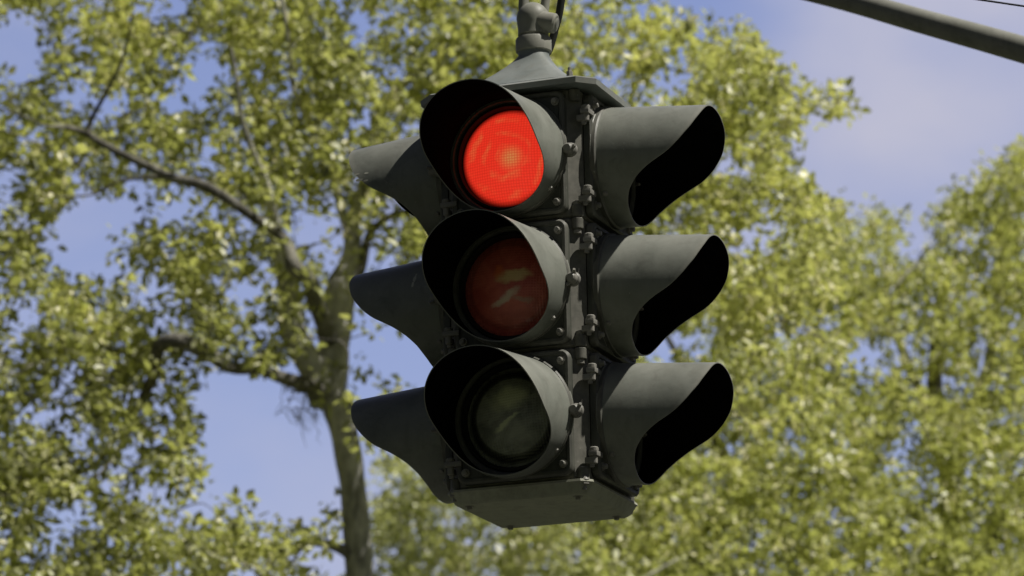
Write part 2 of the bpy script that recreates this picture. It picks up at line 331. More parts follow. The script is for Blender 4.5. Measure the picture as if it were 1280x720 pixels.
def make_door(lens_m):
    bm = bmesh.new()
    def ring(hx, hz, r, y): return [Vector((x, y, z)) for x, z in rrect(hx, hz, r)]
    y0 = -HB - 0.0025
    # square plate with a rolled edge and a round hole for the lens
    n = 24
    R0 = [ring(DW, DH, 0.020, y0), ring(DW, DH, 0.020, VF+0.004), ring(DW-0.004, DH-0.004, 0.017, VF), ring(DW-0.010, DH-0.010, 0.013, VF), ring(DW-0.013, DH-0.013, 0.011, VF+0.0035)]
    vs = loft(bm, R0, False, False)
    inner = vs[-1]; N = len(inner)
    hole = []
    for v in inner:
        a = math.atan2(v.co.x, v.co.z)
        hole.append(bm.verts.new((0.119*math.sin(a), VF+0.0035, 0.119*math.cos(a))))
    for i in range(N):
        bm.faces.new((inner[i], inner[(i+1) % N], hole[(i+1) % N], hole[i]))
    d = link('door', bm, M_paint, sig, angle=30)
    b2 = bmesh.new(); ring_mesh(b2, [(0.132, VF+0.004), (0.132, VF-0.006), (0.129, VF-0.009), (0.121, VF-0.009), (0.118, VF-0.004), (0.1165, VF+0.012), (0.119, VF+0.014)])
    link('lens_ring', b2, M_paint, d, angle=40)
    b3 = bmesh.new(); ring_mesh(b3, [(0.1175, VF+0.018), (0.1165, VF+0.002), (0.1145, VF-0.004), (0.110, VF-0.005), (0.107, VF+0.001), (0.107, VF+0.018)])
    link('gasket', b3, M_rub, d, angle=50)
    make_lens(d, lens_m); make_visor(d)
    for sx in (-1, 1):           # little visor clamp screws
        for sz in (-1, 1):
            b4 = bmesh.new(); x, z = sx*(DW-0.019), sz*(DH-0.024)
            cyl(b4, (x, VF+0.004, z), (x, VF-0.010, z), 0.0062, 0.0055, 12, bev=0.0012)
            cyl(b4, (x, VF+0.004, z), (x, VF-0.001, z), 0.009, n=12)
            link('screw', b4, M_bolt, d, angle=30)
    for sz in (-1, 1):           # hinge lugs on the left edge
        b5 = bmesh.new(); z = sz*0.088 ; x = -DW-0.010
        box(b5, (x+0.002, VF+0.006, z), (0.038, 0.020, 0.011), 0.0035)
        box(b5, (x-0.007, VF+0.016, z-0.014), (0.014, 0.018, 0.013), 0.003)
        cyl(b5, (x-0.006, VF+0.011, z-0.028), (x-0.006, VF+0.011, z+0.012), 0.0052, n=12, bev=0.001)
        cyl(b5, (x-0.006, VF+0.006, z+0.004), (x-0.006, VF+0.006, z+0.014), 0.0095, n=12, bev=0.002)
        cyl(b5, (x-0.006, VF+0.006, z-0.022), (x-0.006, VF+0.006, z-0.004), 0.007, n=12, bev=0.002)
        link('hinge', b5, M_bolt, d, angle=30)
    b6 = bmesh.new()             # latch: arm, stud and wing nut on the right edge
    box(b6, (DW+0.003, VF+0.004, 0.004), (0.024, 0.006, 0.016), 0.002)
    cyl(b6, (DW+0.012, VF+0.014, 0.0), (DW+0.012, VF-0.016, 0.0), 0.0045, n=12)
    cyl(b6, (DW+0.012, VF-0.001, 0.0), (DW+0.012, VF-0.020, 0.0), 0.0125, 0.0105, 16, bev=0.003)
    cyl(b6, (DW+0.012, VF+0.006, 0.0), (DW+0.012, VF-0.003, 0.0), 0.016, 0.015, 16, bev=0.002)
    for s in (-1, 1):
        tube(b6, [(DW+0.012 + s*0.005, VF-0.008, s*0.003), (DW+0.012 + s*0.012, VF-0.012, s*0.006), (DW+0.012 + s*0.017, VF-0.019, s*0.008)], [0.0045, 0.0045, 0.003], 8)
    link('latch', b6, M_bolt, d, angle=35)
    return d
LAB = {'lit': 'lamp door with lit red lens'}
protos = {'lit': make_door(M_red)}
def copy_tree(o, parent):
    c = o.copy(); COL.objects.link(c); c.parent = parent
    for ch in [x for x in COL.objects if x.parent == o]: copy_tree(ch, c)
    return c
base = protos['lit']
for face in range(4):
    for s in range(3):           # 0 top, 1 middle, 2 bottom
        d = base if (face == 0 and s == 0) else copy_tree(base, sig)
        d.rotation_euler = (0, 0, R(90*face)); d.location = (0, 0, (1-s)*PIT)
        lens = [x for x in COL.objects if x.parent == d and x.name.startswith('lens') and not x.name.startswith('lens_ring')][0]
        lit = (face % 2 == 0 and s == 0)
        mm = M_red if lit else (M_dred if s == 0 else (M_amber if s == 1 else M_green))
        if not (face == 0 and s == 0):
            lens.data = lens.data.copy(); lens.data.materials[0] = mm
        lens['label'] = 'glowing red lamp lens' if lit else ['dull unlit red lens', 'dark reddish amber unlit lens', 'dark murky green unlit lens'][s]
rv = random.Random(3)
for o in [x for x in COL.objects if x.name.startswith(('visor', 'lens.', 'latch'))]:
    if o.name.startswith('latch'):
        M_ = Matrix.Translation((DW+0.012, 0, 0)) @ Matrix.Rotation(rv.uniform(-1.2, 1.2), 4, 'Y') @ Matrix.Translation((-DW-0.012, 0, 0))
        o.matrix_local = M_
    else: o.rotation_euler = (rv.uniform(-.008, .008), R(rv.uniform(-2.2, 2.2)), rv.uniform(-.006, .006)) if o.name.startswith('visor') else (0, R(rv.uniform(-8, 8)), 0)
# droppings and scuffs on the left hand visors (face 3 = left)
left = sorted([o for o in sig.children if o.name.startswith('door') and abs(o.rotation_euler.z - R(270)) < .01], key=lambda o: -o.location.z)
def splash(door, y, ang, spots, name):
    bm = bmesh.new()
    for da, dy, ra, ry in spots:
        s = -(VF) * 0 + y + dy
        c = []
        n = 12
        for k in range(n):
            t = 2*PI*k/n; w = 0.75 + 0.5*random.random()
            a = R(ang + da) + ra*w*math.cos(t)/RV; ss = s + ry*w*math.sin(t)
            rr = RV*(1-0.035*ss/0.24) + 0.0009
            c.append(bm.verts.new((rr*math.sin(a), VF+0.003-ss*math.cos(DROOP), rr*math.cos(a)-ss*math.sin(DROOP))))
        bm.faces.new(c)
    link(name, bm, M_flake, door, smooth=False)
splash(left[0], 0.205, 78, [(0, 0, .0035, .006), (3, -.014, .003, .009), (-4, -.008, .002, .007), (5, -.03, .002, .006), (-3, -.03, .0025, .005)], 'scuff')
splash(left[1], 0.070, 62, [(0, 0, .008, .0035), (6, .002, .007, .003), (-5, -.001, .004, .002)], 'scuff')

# roof cap
bm = bmesh.new(); zt = 1.5*PIT
HE, CE = 0.198, 0.034
rings = [octo(HE-0.012, CE, zt+0.001), octo(HE, CE, zt-0.002), octo(HE+0.001, CE, zt+0.010), octo(HE-0.003, CE, zt+0.013), octo(0.136, 0.022, zt+0.034)]
def soct(h, c, z, rr, t):       # blend octagon -> circle, 8 angular points
    P = octo(h, c, z); out = []
    for p in P:
        a = math.atan2(p.y, p.x); out.append(Vector((p.x*(1-t) + rr*math.cos(a)*t, p.y*(1-t) + rr*math.sin(a)*t, z)))
    return out
loft(bm, rings, True, True)
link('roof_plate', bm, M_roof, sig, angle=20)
bm = bmesh.new()
def fine(h, z, t, rr):          # 48-point square -> circle section
    out = []
    for k in range(48):
        a = 2*PI*k/48 + PI/48; c, s = math.cos(a), math.sin(a)
        q = h/max(abs(c), abs(s)); q = min(q, h*1.30)
        r = q*(1-t) + rr*t; out.append(Vector((r*c, r*s, z)))
    return out
loft(bm, [fine(0.129, zt+0.030, 0, 0), fine(0.129, zt+0.037, 0, 0), fine(0.124, zt+0.040, 0.0, 0.1), fine(0.100, zt+0.058, 0.0, 0.095), fine(0.074, zt+0.080, 0.05, 0.07),
          fine(0.052, zt+0.102, 0.2, 0.05), fine(0.037, zt+0.122, 0.6, 0.036), fine(0.033, zt+0.132, 1, 0.0335), fine(0.03, zt+0.140, 1, 0.0335)])
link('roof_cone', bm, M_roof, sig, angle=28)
for k in range(4):
    bm = bmesh.new(); a = R(45+90*k); x, y = 0.178*math.cos(a), 0.178*math.sin(a)
    cyl(bm, (x, y, zt+0.03), (x, y, zt+0.046), 0.0075, n=6, bev=0.001); cyl(bm, (x, y, zt+0.04), (x, y, zt+0.054), 0.004, n=8)
    link('roof_bolt', bm, M_bolt, sig, angle=30)
# hanger casting
zc = zt + 0.139
bm = bmesh.new()
n = 28
prof = [(0.0345, 0), (0.0385, .002), (0.039, .006), (0.039, .028), (0.037, .032), (0.030, .033), (0.030, .037), (0.0335, .040), (0.033, .052), (0.0345, .064), (0.036, .078), (0.033, .092), (0.025, .103), (0.017, .109), (0.012, .111)]
loft(bm, [[Vector((r*math.cos(2*PI*k/n), r*math.sin(2*PI*k/n), zc+z)) for k in range(n)] for r, z in prof])
link('hanger_casting', bm, M_galv, sig, angle=40)
hub = Matrix.Rotation(-PSI, 3, 'Z')      # world-aligned directions for the hanger ironwork
def hp(x, y, z): return hub @ Vector((x, y, z)) if True else None
bm = bmesh.new()
cyl(bm, hp(0.006, -0.01, zc+0.070), hp(0.050, -0.022, zc+0.058), 0.023, 0.022, 20, bev=0.004)
cyl(bm, hp(0.046, -0.021, zc+0.059), hp(0.053, -0.0228, zc+0.0573), 0.018, 0.013, 20, bev=0.003)
link('wire_entrance', bm, M_galv, sig, angle=35)
for s, x0, x1, r in ((-1, -0.020, -0.018, 0.011), (1, 0.026, 0.030, 0.0095)):
    bm = bmesh.new()
    tube(bm, spline([hp(x0*0.9, 0, zc+0.082), hp(x0, 0, zc+0.105), hp(x1, 0, zc+0.16), hp(x1, 0, zc+0.40)], 6), r, 14)
    link('hanger_rod', bm, M_galv, sig)
bm = bmesh.new()
cyl(bm, hp(-0.045, 0, zc+0.34), hp(0.055, 0, zc+0.34), 0.012, n=14, bev=0.002)
box(bm, tuple(hp(0.005, 0, zc+0.40)), (0.10, 0.05, 0.05), 0.006)
link('span_clamp', bm, M_galv, sig, angle=30)
# drip cable from the wire entrance upwards
bm = bmesh.new()
tube(bm, spline([hp(0.018, 0.030, zc-0.004), hp(0.034, 0.034, zc+0.018), hp(0.047, 0.03, zc+0.060), hp(0.060, 0.02, zc+0.110), hp(0.070, 0.01, zc+0.20), hp(0.08, 0.0, zc+0.42)], 6), 0.0085, 12)
link('feed_cable', bm, M_cable, sig)
# bottom pan
bm = bmesh.new(); zb = -1.5*PIT
loft(bm, [octo(0.160, 0.020, zb-0.001), octo(0.161, 0.020, zb-0.006), octo(0.158, 0.02, zb-0.009), octo(0.147, 0.014, zb-0.027), octo(0.143, 0.013, zb-0.030)])
link('bottom_pan', bm, M_pan, sig, angle=20)
for x, y in ((-0.12, 0.12), (0.12, 0.12), (0.12, -0.12), (-0.12, -0.12)):
    bm = bmesh.new(); cyl(bm, (x, y, zb-0.029), (x, y, zb-0.037), 0.0055, n=8); cyl(bm, (x, y, zb-0.028), (x, y, zb-0.031), 0.010, n=12)
    link('drain_screw', bm, M_bolt, sig, angle=30)
# span wire that carries the signal (just above the picture)
bm = bmesh.new()
top = P0 + Vector((0.005, 0, zc+0.40))
tube(bm, [top + Vector((t, 0, 0.004*t*t)) for t in np.linspace(-9, 9, 41)], 0.008, 8)
tag(link('span_wire', bm, M_galv), 'steel span wire from which the traffic signal hangs', 'wire')

# ------------------------------------------------------------------ arm and wire, upper right
bm = bmesh.new()
pa, pb = at(1042, -4.5, 8.6), at(1330, 77, 8.4)
dd = (pb-pa)
pts = []; rad = []
def armpt(x, y, D): return at(x, y, D)
ctrl = [armpt(700, -80, 12.6), armpt(900, -37, 12.2), armpt(1042, -4.0, 12), armpt(1150, 26, 11.8), armpt(1280, 62.5, 11.6), armpt(1500, 128, 11.3), armpt(2100, 310, 10.6)]
sp = spline(ctrl, 8); N = len(sp)
rad = [1.5*(0.0165 + 0.009*min(1.6, i/(N*0.72))) for i in range(N)]
tube(bm, sp, rad, 24)
tag(link('lamp_arm', bm, M_galv), 'thick grey steel pipe arm slanting across the upper right sky', 'pole')
bm = bmesh.new()
tube(bm, [at(900, -47, 9.6), at(1100, -18, 9.6), at(1227, 0, 9.6), at(1285, 8.5, 9.6), at(1500, 44, 9.5), at(2100, 150, 9)], 0.0022, 6)
tag(link('overhead_wire', bm, M_cable), 'thin dark wire crossing the sky above the pipe arm', 'wire')

# ------------------------------------------------------------------ ground and road (below the picture)
def sheet(name, x0, x1, y0, y1, z, m):
    bm = bmesh.new(); bm.faces.new([bm.verts.new(p) for p in ((x0, y0, z), (x1, y0, z), (x1, y1, z), (x0, y1, z))])
    return tag(link(name, bm, m, smooth=False), kind='structure')
M_grass = plain('grass_ground', (0.06, 0.068, 0.032), 0.9, 0.1); M_asph = plain('asphalt', (0.05, 0.05, 0.05), 0.85, 0.2)
sheet('ground', -1500, 1500, -1500, 1500, 0, M_grass)
sheet('road', -200, 200, -5, 5, 0.004, M_asph)

# ------------------------------------------------------------------ trees
def leaf_mat(name, refl, trans, dark):
    m = bpy.data.materials.new(name); m.use_nodes = True; nt = m.node_tree; L = nt.links
    for n in list(nt.nodes): nt.nodes.remove(n)
    out = nd(nt, 'ShaderNodeOutputMaterial')
    at_ = nd(nt, 'ShaderNodeAttribute', attribute_name='tint')
    sp = nd(nt, 'ShaderNodeSeparateColor'); L.new(at_.outputs['Color'], sp.inputs[0])
    def cr(a, b, c):
        r = ramp(nt, sp.outputs[0], [(0, a), (0.55, b), (1, c)]); return r
    r1 = cr(tuple(x*dark for x in refl), refl, (refl[0]*1.7, refl[1]*1.5, refl[2]*2.4))
    r2 = cr(tuple(x*dark for x in trans), trans, (trans[0]*1.25, trans[1]*1.2, trans[2]*1.3))
    df = nd(nt, 'ShaderNodeBsdfDiffuse'); L.new(r1.outputs[0], df.inputs[0])
    tr = nd(nt, 'ShaderNodeBsdfTranslucent'); L.new(r2.outputs[0], tr.inputs[0])
    gl = nd(nt, 'ShaderNodeBsdfGlossy', Roughness=0.48); gl.inputs[0].default_value = (0.95, 0.95, 0.95, 1)
    m1 = nd(nt, 'ShaderNodeAddShader'); L.new(df.outputs[0], m1.inputs[0]); L.new(tr.outputs[0], m1.inputs[1])
    m2 = nd(nt, 'ShaderNodeMixShader'); m2.inputs[0].default_value = 0.07; L.new(m1.outputs[0], m2.inputs[1]); L.new(gl.outputs[0], m2.inputs[2])
    L.new(m2.outputs[0], out.inputs[0]); return m
def bark_mat(name, c0, c1):
    m, nt, b = mat(name); L = nt.links
    tc = nd(nt, 'ShaderNodeTexCoord'); mp = nd(nt, 'ShaderNodeMapping'); mp.inputs['Scale'].default_value = (8, 8, 3); L.new(tc.outputs['Object'], mp.inputs[0])
    n = nd(nt, 'ShaderNodeTexNoise', Scale=1.5, Detail=9, Roughness=0.7); L.new(mp.outputs[0], n.inputs[0])
    r = ramp(nt, n.outputs['Fac'], [(0.36, c0), (0.62, c1)]); L.new(r.outputs[0], b.inputs['Base Color'])
    b.inputs['Roughness'].default_value = 0.95; b.inputs['Specular IOR Level'].default_value = 0.1
    bp = nd(nt, 'ShaderNodeBump', Strength=0.9, Distance=0.03); L.new(n.outputs['Fac'], bp.inputs['Height']); L.new(bp.outputs[0], b.inputs['Normal'])
    return m
M_barkp = bark_mat('pale_lichened_bark', (0.27, 0.265, 0.235), (0.74, 0.73, 0.66))
M_barkd = bark_mat('dark_bark', (0.07, 0.066, 0.055), (0.29, 0.28, 0.235))
M_moss = plain('grey_hanging_moss', (0.3, 0.3, 0.25), 0.95, 0.05)
M_leafA = leaf_mat('yellow_green_leaf', (0.265, 0.278, 0.10), (0.305, 0.33, 0.085), 0.26)
M_leafB = leaf_mat('light_green_leaf', (0.265, 0.28, 0.10), (0.30, 0.328, 0.085), 0.28)
M_leafC = leaf_mat('mid_green_leaf', (0.28, 0.295, 0.13), (0.32, 0.345, 0.11), 0.4)

def fbm(x, y, s, o=0.0):
    return noise.noise(Vector((x/s, y/s, o))) + 0.5*noise.noise(Vector((x/s*2.1, y/s*2.1, o+7)))
SKYPOLY = [(560, -700), (792, -60), (830, 10), (880, 32), (925, 34), (952, 55), (968, 88), (992, 96), (1015, 118), (1040, 108), (1062, 130), (1024, 150), (996, 166), (984, 190), (990, 222),
           (1010, 240), (1030, 246), (1050, 292), (1080, 300), (1092, 262), (1118, 268), (1122, 320), (1148, 328), (1172, 300), (1182, 252), (1214, 244), (1240, 214), (1285, 178), (1500, 60), (1800, -700)]
def inpoly(x, y, P):
    c = False; j = len(P)-1
    for i in range(len(P)):
        if (P[i][1] > y) != (P[j][1] > y) and x < (P[j][0]-P[i][0])*(y-P[i][1])/(P[j][1]-P[i][1])+P[i][0]: c = not c
        j = i
    return c
GAPS = [  # x, y, rx, ry, strength : holes where the sky shows
    (18, 62, 42, 48, 1), (195, 6, 38, 22, .9), (60, 20, 26, 16, .5), (112, 285, 46, 50, .95), (165, 262, 40, 32, .95), (150, 335, 26, 24, .9), (245, 262, 42, 24, .9), (305, 268, 20, 20, .7),
    (188, 182, 16, 18, .7), (250, 128, 22, 22, .6), (195, 210, 22, 12, .7), (20, 215, 24, 14, .6), (225, 305, 30, 20, .6),
    (320, 345, 26, 26, .65), (330, 530, 92, 70, 1), (290, 500, 60, 40, 1), (360, 600, 62, 62, 1), (300, 590, 55, 48, .95), (392, 560, 34, 70, 1), (232, 640, 46, 22, .85), (192, 615, 26, 26, .8), (330, 640, 40, 28, .8),
    (310, 425, 26, 16, .85), (318, 400, 18, 22, .7), (466, 450, 26, 40, .95), (470, 530, 24, 50, .95), (520, 445, 30, 30, .75), (500, 470, 30, 30, .7), (405, 395, 10, 20, .5),
    (100, 520, 20, 14, .6), (110, 600, 20, 24, .6), (160, 430, 16, 14, .6), (25, 430, 14, 14, .5), (222, 500, 14, 16, .6), (75, 470, 20, 12, .5), (150, 690, 20, 12, .5), (300, 705, 30, 10, .5),
    (240, 180, 14, 14, .5), (255, 60, 18, 14, .4), (350, 90, 14, 14, .4), (400, 30, 16, 12, .5), (488, 200, 16, 12, .4), (560, 60, 16, 12, .4), (520, 30, 14, 12, .4),
    (745, 15, 24, 20, .7), (722, 80, 18, 20, .7), (770, 98, 34, 18, .7), (785, 60, 24, 14, .4), (820, 110, 18, 10, .5),
    (905, 130, 20, 10, .5), (930, 210, 22, 16, .5), (950, 160, 18, 14, .5), (925, 300, 20, 20, .5), (965, 290, 22, 26, .7), (990, 330, 18, 14, .4),
    (852, 432, 34, 22, .95), (830, 455, 18, 14, .8), (880, 400, 18, 16, .6), (985, 412, 24, 12, .95), (1035, 412, 24, 12, .85), (1082, 448, 26, 20, .95), (1045, 455, 16, 18, .8), (1158, 482, 14, 12, .85), (1120, 450, 16, 12, .7),
    (1135, 530, 14, 12, .7), (1062, 545, 10, 10, .6), (912, 562, 12, 10, .6), (1215, 368, 14, 8, .6), (1165, 375, 14, 8, .5), (1270, 585, 12, 10, .7), (1160, 600, 10, 16, .6), (640, 690, 16, 14, .5), (560, 640, 20, 14, .7), (490, 610, 16, 16, .6), (895, 570, 12, 12, .6), (1200, 150, 10, 10, 0)]
def gapf(x, y):
    g = 0.0
    for a, b, rx, ry, s in GAPS:
        q = ((x-a)/rx)**2 + ((y-b)/ry)**2
        if q < 2.2: g = max(g, s*min(1, max(0, (1.35-q)/0.5)))
    return g

def build_crown(name, parent, lm, bark, nodes, clumps, leaf_len, per, crad, node_step, seed, darkf):
    """clumps: (Vector, scale, tone). nodes: skeleton points. Twigs link clumps to the skeleton."""
    r = np.random.default_rng(seed)
    C = np.array([tuple(c[0]) for c in clumps]); T = np.array([c[2] for c in clumps]); n = len(C)
    # leaves
    k = per; tot = n*k
    ctr = np.repeat(C, k, 0)
    off = r.normal(size=(tot, 3)); off /= np.linalg.norm(off, axis=1, keepdims=True)
    rad = crad * np.repeat(r.uniform(0.55, 1.35, n), k) * r.uniform(0.15, 1, tot)**0.6
    pos = ctr + off*rad[:, None]*np.array([1, 1, 0.85])
    d = off*0.8 + r.normal(size=(tot, 3))*0.55 + np.array([0, 0, -0.10]); d /= np.linalg.norm(d, axis=1, keepdims=True)
    up = np.array([0.15, 0, 1.0]) + r.normal(size=(tot, 3))*0.65
    s = np.cross(d, up); s /= (np.linalg.norm(s, axis=1, keepdims=True)+1e-9); nn = np.cross(s, d)
    l = leaf_len*np.repeat(r.uniform(0.72, 1.3, n), k)*r.uniform(0.5, 1.25, tot); w = l*r.uniform(0.26, 0.36, tot)
    cup = l*r.uniform(0.02, 0.16, tot)
    A = pos; B = pos + d*(l*.42)[:, None] + s*w[:, None] + nn*cup[:, None]; E = pos + d*(l*.42)[:, None] - s*w[:, None] + nn*cup[:, None]
    F = pos + d*l[:, None] - nn*(cup*0.6)[:, None]; G = pos + d*(l*.8)[:, None] + s*(w*.55)[:, None]+ nn*(cup*.4)[:, None]; H = pos + d*(l*.8)[:, None] - s*(w*.55)[:, None]+ nn*(cup*.4)[:, None]
    V = np.stack([A, B, G, F, H, E], 1).reshape(-1, 3)
    base = np.arange(tot)*6
    quads = np.stack([base, base+1, base+2, base+3, base, base+3, base+4, base+5], 1).reshape(-1)
    tint = np.clip(np.repeat(T + r.normal(0, .17, n), k) + r.normal(0, .17, tot), 0, 1)
    # twigs: greedy growth from skeleton
    order = np.argsort([np.min(np.linalg.norm(nodes - c, axis=1)) for c in C]) if n < 9000 else np.arange(n)
    tb = bmesh.new(); NB = [tuple(p) for p in nodes]; arr = np.zeros((len(NB) + 6*n, 3)); arr[:len(NB)] = nodes; cnt = len(NB)
    for j in order[::node_step]:
        c = C[j]; dist = np.linalg.norm(arr[:cnt]-c, axis=1); q = int(np.argmin(dist)); D0 = dist[q]
        if D0 < 0.05 or D0 > 0.55: continue
        p = arr[q].copy(); m = p*0.5 + c*0.5 + r.normal(size=3)*D0*0.14 + np.array([0, 0, -D0*0.05])
        pts = spline([p, m, c], 3); rr = min(0.016, 0.0028 + 0.012*D0)
        tube(tb, pts, [rr*(1-0.7*t/(len(pts)-1)) for t in range(len(pts))], 4)
        for t in pts[1:]:
            arr[cnt] = tuple(t); cnt += 1
    me = bpy.data.meshes.new(name)
    tv = np.array([tuple(v.co) for v in tb.verts]).reshape(-1, 3); tf = [[v.index for v in f.verts] for f in tb.faces]
    tb.verts.index_update()
    tf = [[v.index for v in f.verts] for f in tb.faces]
    nt_ = len(tv); allV = np.concatenate([V, tv]) if nt_ else V
    nf = len(quads)//4
    loops = np.concatenate([quads, np.array([i + len(V) for f in tf for i in f], dtype=int)]) if nt_ else quads
    ls = np.concatenate([np.full(nf, 4), np.array([len(f) for f in tf], dtype=int)]) if nt_ else np.full(nf, 4)
    me.vertices.add(len(allV)); me.vertices.foreach_set('co', allV.astype(np.float32).ravel())
    me.loops.add(len(loops)); me.loops.foreach_set('vertex_index', loops.astype(np.int32))
    me.polygons.add(len(ls)); st = np.concatenate([[0], np.cumsum(ls)[:-1]]); me.polygons.foreach_set('loop_start', st.astype(np.int32))
    me.polygons.foreach_set('material_index', np.concatenate([np.zeros(nf, np.int32), np.ones(len(tf), np.int32)]))
    me.update(calc_edges=True)
    ca = me.color_attributes.new('tint', 'FLOAT_COLOR', 'POINT')
    tc = np.ones((len(allV), 4), np.float32); tc[:len(V), 0] = np.repeat(tint, 6); ca.data.foreach_set('color', tc.ravel())
    me.materials.append(lm); me.materials.append(bark)
    o = bpy.data.objects.new(name, me); COL.objects.link(o); o.parent = parent
    tb.free(); return o

def limbs(parent, specs, base_inv):
    nodes = []
    for nm, pts, m in specs:
        P3 = spline([at(x, y, D) for x, y, D, _ in pts], 6)
        rs = []
        for i in range(len(pts)-1):
            for k in range(6): rs.append(pts[i][3] + (pts[i+1][3]-pts[i][3])*k/6)
        rs.append(pts[-1][3])
        D0 = [p for p in P3]
        jit = [Vector((noise.noise(p*3.1), noise.noise(p*3.1+Vector((9, 0, 0))), noise.noise(p*3.1+Vector((0, 9, 0)))))*(r*0.8+0.03) for p, r in zip(P3, rs)]
        P3 = [p+j for p, j in zip(P3, jit)]
        rs = [r*(1+0.16*noise.noise(p*5)) for p, r in zip(P3, rs)]
        bm = bmesh.new(); tube(bm, [p - base_inv for p in P3], rs, 14)
        link(nm, bm, m, parent, angle=80)
        nodes += [tuple(p - base_inv) for p in P3]
    return nodes

def scatter(xr, yr, Dr, count, inside, scale, tonef, seed, infr=1.0, outfr=0.22, dome=(0, 360)):
    rnd = random.Random(seed); out = []; tries = 0
    while len(out) < count and tries < count*40:
        tries += 1
        x, y = rnd.uniform(*xr), rnd.uniform(*yr)
        inframe = -40 < x < 1320 and -40 < y < 760
        if rnd.random() > (infr if inframe else outfr): continue
        p = inside(x, y)
        if rnd.random() > p: continue
        D = rnd.uniform(*Dr) + max(-3, min(2.2, (dome[1]-y)*dome[0]))
        if Dr[0] < 20 and 345 < x < 470 and 250 < y < 720 and rnd.random() < 0.88: D = rnd.uniform(21.35, 22.6)
        out.append((at(x, y, D), 1.0, tonef(x, y)))
    return out

# ---- main tree (left / centre)
DA = 21.0
g = at(452, 760, DA); groundA = Vector((g.x+0.25, g.y+0.1, 0))
treeA = empty('oak_tree', groundA)
tag(treeA, 'tall leafy tree with pale forked trunk and open crown behind the signal on the left', 'tree')
W = 0.0017*DA/DIST               # metres per pixel there
def rw(px): return px*W/2
bm = bmesh.new()
tp = [Vector((groundA.x, groundA.y, 0)), Vector((groundA.x-.02, groundA.y, 1.5)), Vector((groundA.x-0.1, groundA.y-.03, 3.4)), at(456, 900, DA), at(452, 760, DA), at(447, 680, DA), at(440, 600, DA), at(430, 540, DA), at(420, 495, DA)]
P3 = spline(tp, 6); rr_ = []
rl = [.30, .20, .15, rw(46), rw(36), rw(33), rw(33), rw(36), rw(42)]
for i in range(8):
    for k in range(6): rr_.append(rl[i]+(rl[i+1]-rl[i])*k/6)
rr_.append(rl[-1])
rr_ = [r*(1+0.14*noise.noise(p*6)) for p, r in zip(P3, rr_)]
tube(bm, [p-groundA for p in P3], rr_, 20)
link('trunk', bm, M_barkp, treeA, angle=80)
nodesA = [tuple(p-groundA) for p in P3[24:]]
spA = [
    ('limb', [(424, 520, DA, rw(34)), (428, 470, DA, rw(40)), (430, 410, DA+.05, rw(38)), (424, 350, DA+.15, rw(32)), (440, 300, DA+.3, rw(22)), (452, 240, DA+.4, rw(15)), (470, 160, DA+.5, rw(13)), (512, 100, DA+.5, rw(12)), (560, 58, DA+.6, rw(9)), (620, 10, DA+.6, rw(6))], M_barkp),
    ('limb', [(412, 515, DA, rw(34)), (390, 470, DA-.05, rw(38)), (368, 410, DA-.1, rw(34)), (354, 350, DA-.2, rw(26)), (348, 295, DA-.2, rw(20)), (330, 230, DA-.3, rw(10)), (300, 150, DA-.4, rw(6)), (290, 60, DA-.5, rw(4))], M_barkp),
    ('limb', [(408, 505, DA-.05, rw(26)), (382, 482, DA-.2, rw(20)), (340, 468, DA-.4, rw(15)), (290, 458, DA-.7, rw(15)), (240, 438, DA-.9, rw(19)), (206, 440, DA-.9, rw(18)), (186, 474, DA-.8, rw(13)), (158, 520, DA-.6, rw(10)), (120, 580, DA-.5, rw(8)), (60, 600, DA-.7, rw(5))], M_barkd),
    ('limb', [(225, 440, DA-.3, rw(12)), (190, 430, DA-.35, rw(9)), (165, 440, DA-.4, rw(6)), (110, 430, DA-.5, rw(4)), (40, 455, DA-.6, rw(3))], M_barkd),
    ('limb', [(416, 430, DA, rw(22)), (392, 370, DA-.3, rw(20)), (372, 335, DA-.6, rw(18)), (345, 296, DA-.5, rw(14)), (285, 256, DA-.5, rw(12)), (250, 236, DA-.5, rw(13)), (210, 224, DA-.5, rw(12)), (165, 200, DA-.5, rw(10)), (126, 178, DA-.5, rw(9)), (100, 160, DA-.5, rw(7)), (52, 150, DA-.8, rw(3)), (-20, 128, DA-.6, rw(2))], M_barkd),
    ('limb', [(210, 225, DA-.4, rw(6)), (150, 228, DA-.4, rw(4)), (110, 245, DA-.4, rw(3)), (60, 250, DA-.5, rw(2))], M_barkd),
    ('limb', [(112, 168, DA-.6, rw(8)), (118, 145, DA-.6, rw(6)), (150, 80, DA-.7, rw(4)), (165, 20, DA-.8, rw(3))], M_barkd),
    ('limb', [(436, 400, DA+.1, rw(16)), (446, 345, DA+.2, rw(14)), (462, 300, DA+.3, rw(12)), (490, 280, DA+.3, rw(9)), (530, 262, DA+.4, rw(7)), (600, 230, DA+.6, rw(6)), (720, 180, DA+.9, rw(5)), (840, 150, DA+1.1, rw(4)), (930, 120, DA+1.2, rw(3)), (1010, 138, DA+1.2, rw(2))], M_barkd),
    ('limb', [(440, 300, DA+.3, rw(14)), (420, 210, DA+.3, rw(9)), (372, 130, DA+.2, rw(7)), (362, 60, DA+.2, rw(6)), (340, -80, DA+.1, rw(5))], M_barkp),
    ('limb', [(452, 240, DA+.4, rw(10)), (500, 200, DA+.8, rw(7)), (600, 100, DA+1.2, rw(6)), (680, 40, DA+1.3, rw(4)), (720, 30, DA+1.3, rw(2))], M_barkd),
    ('limb', [(446, 712, DA, rw(16)), (420, 690, DA-.1, rw(13)), (385, 680, DA-.15, rw(11)), (345, 690, DA-.2, rw(9)), (290, 688, DA-.3, rw(6)), (220, 700, DA-.4, rw(5)), (120, 690, DA-.5, rw(4))], M_barkd)]
nodesA += limbs(treeA, spA, groundA)
nodesA = np.array(nodesA)
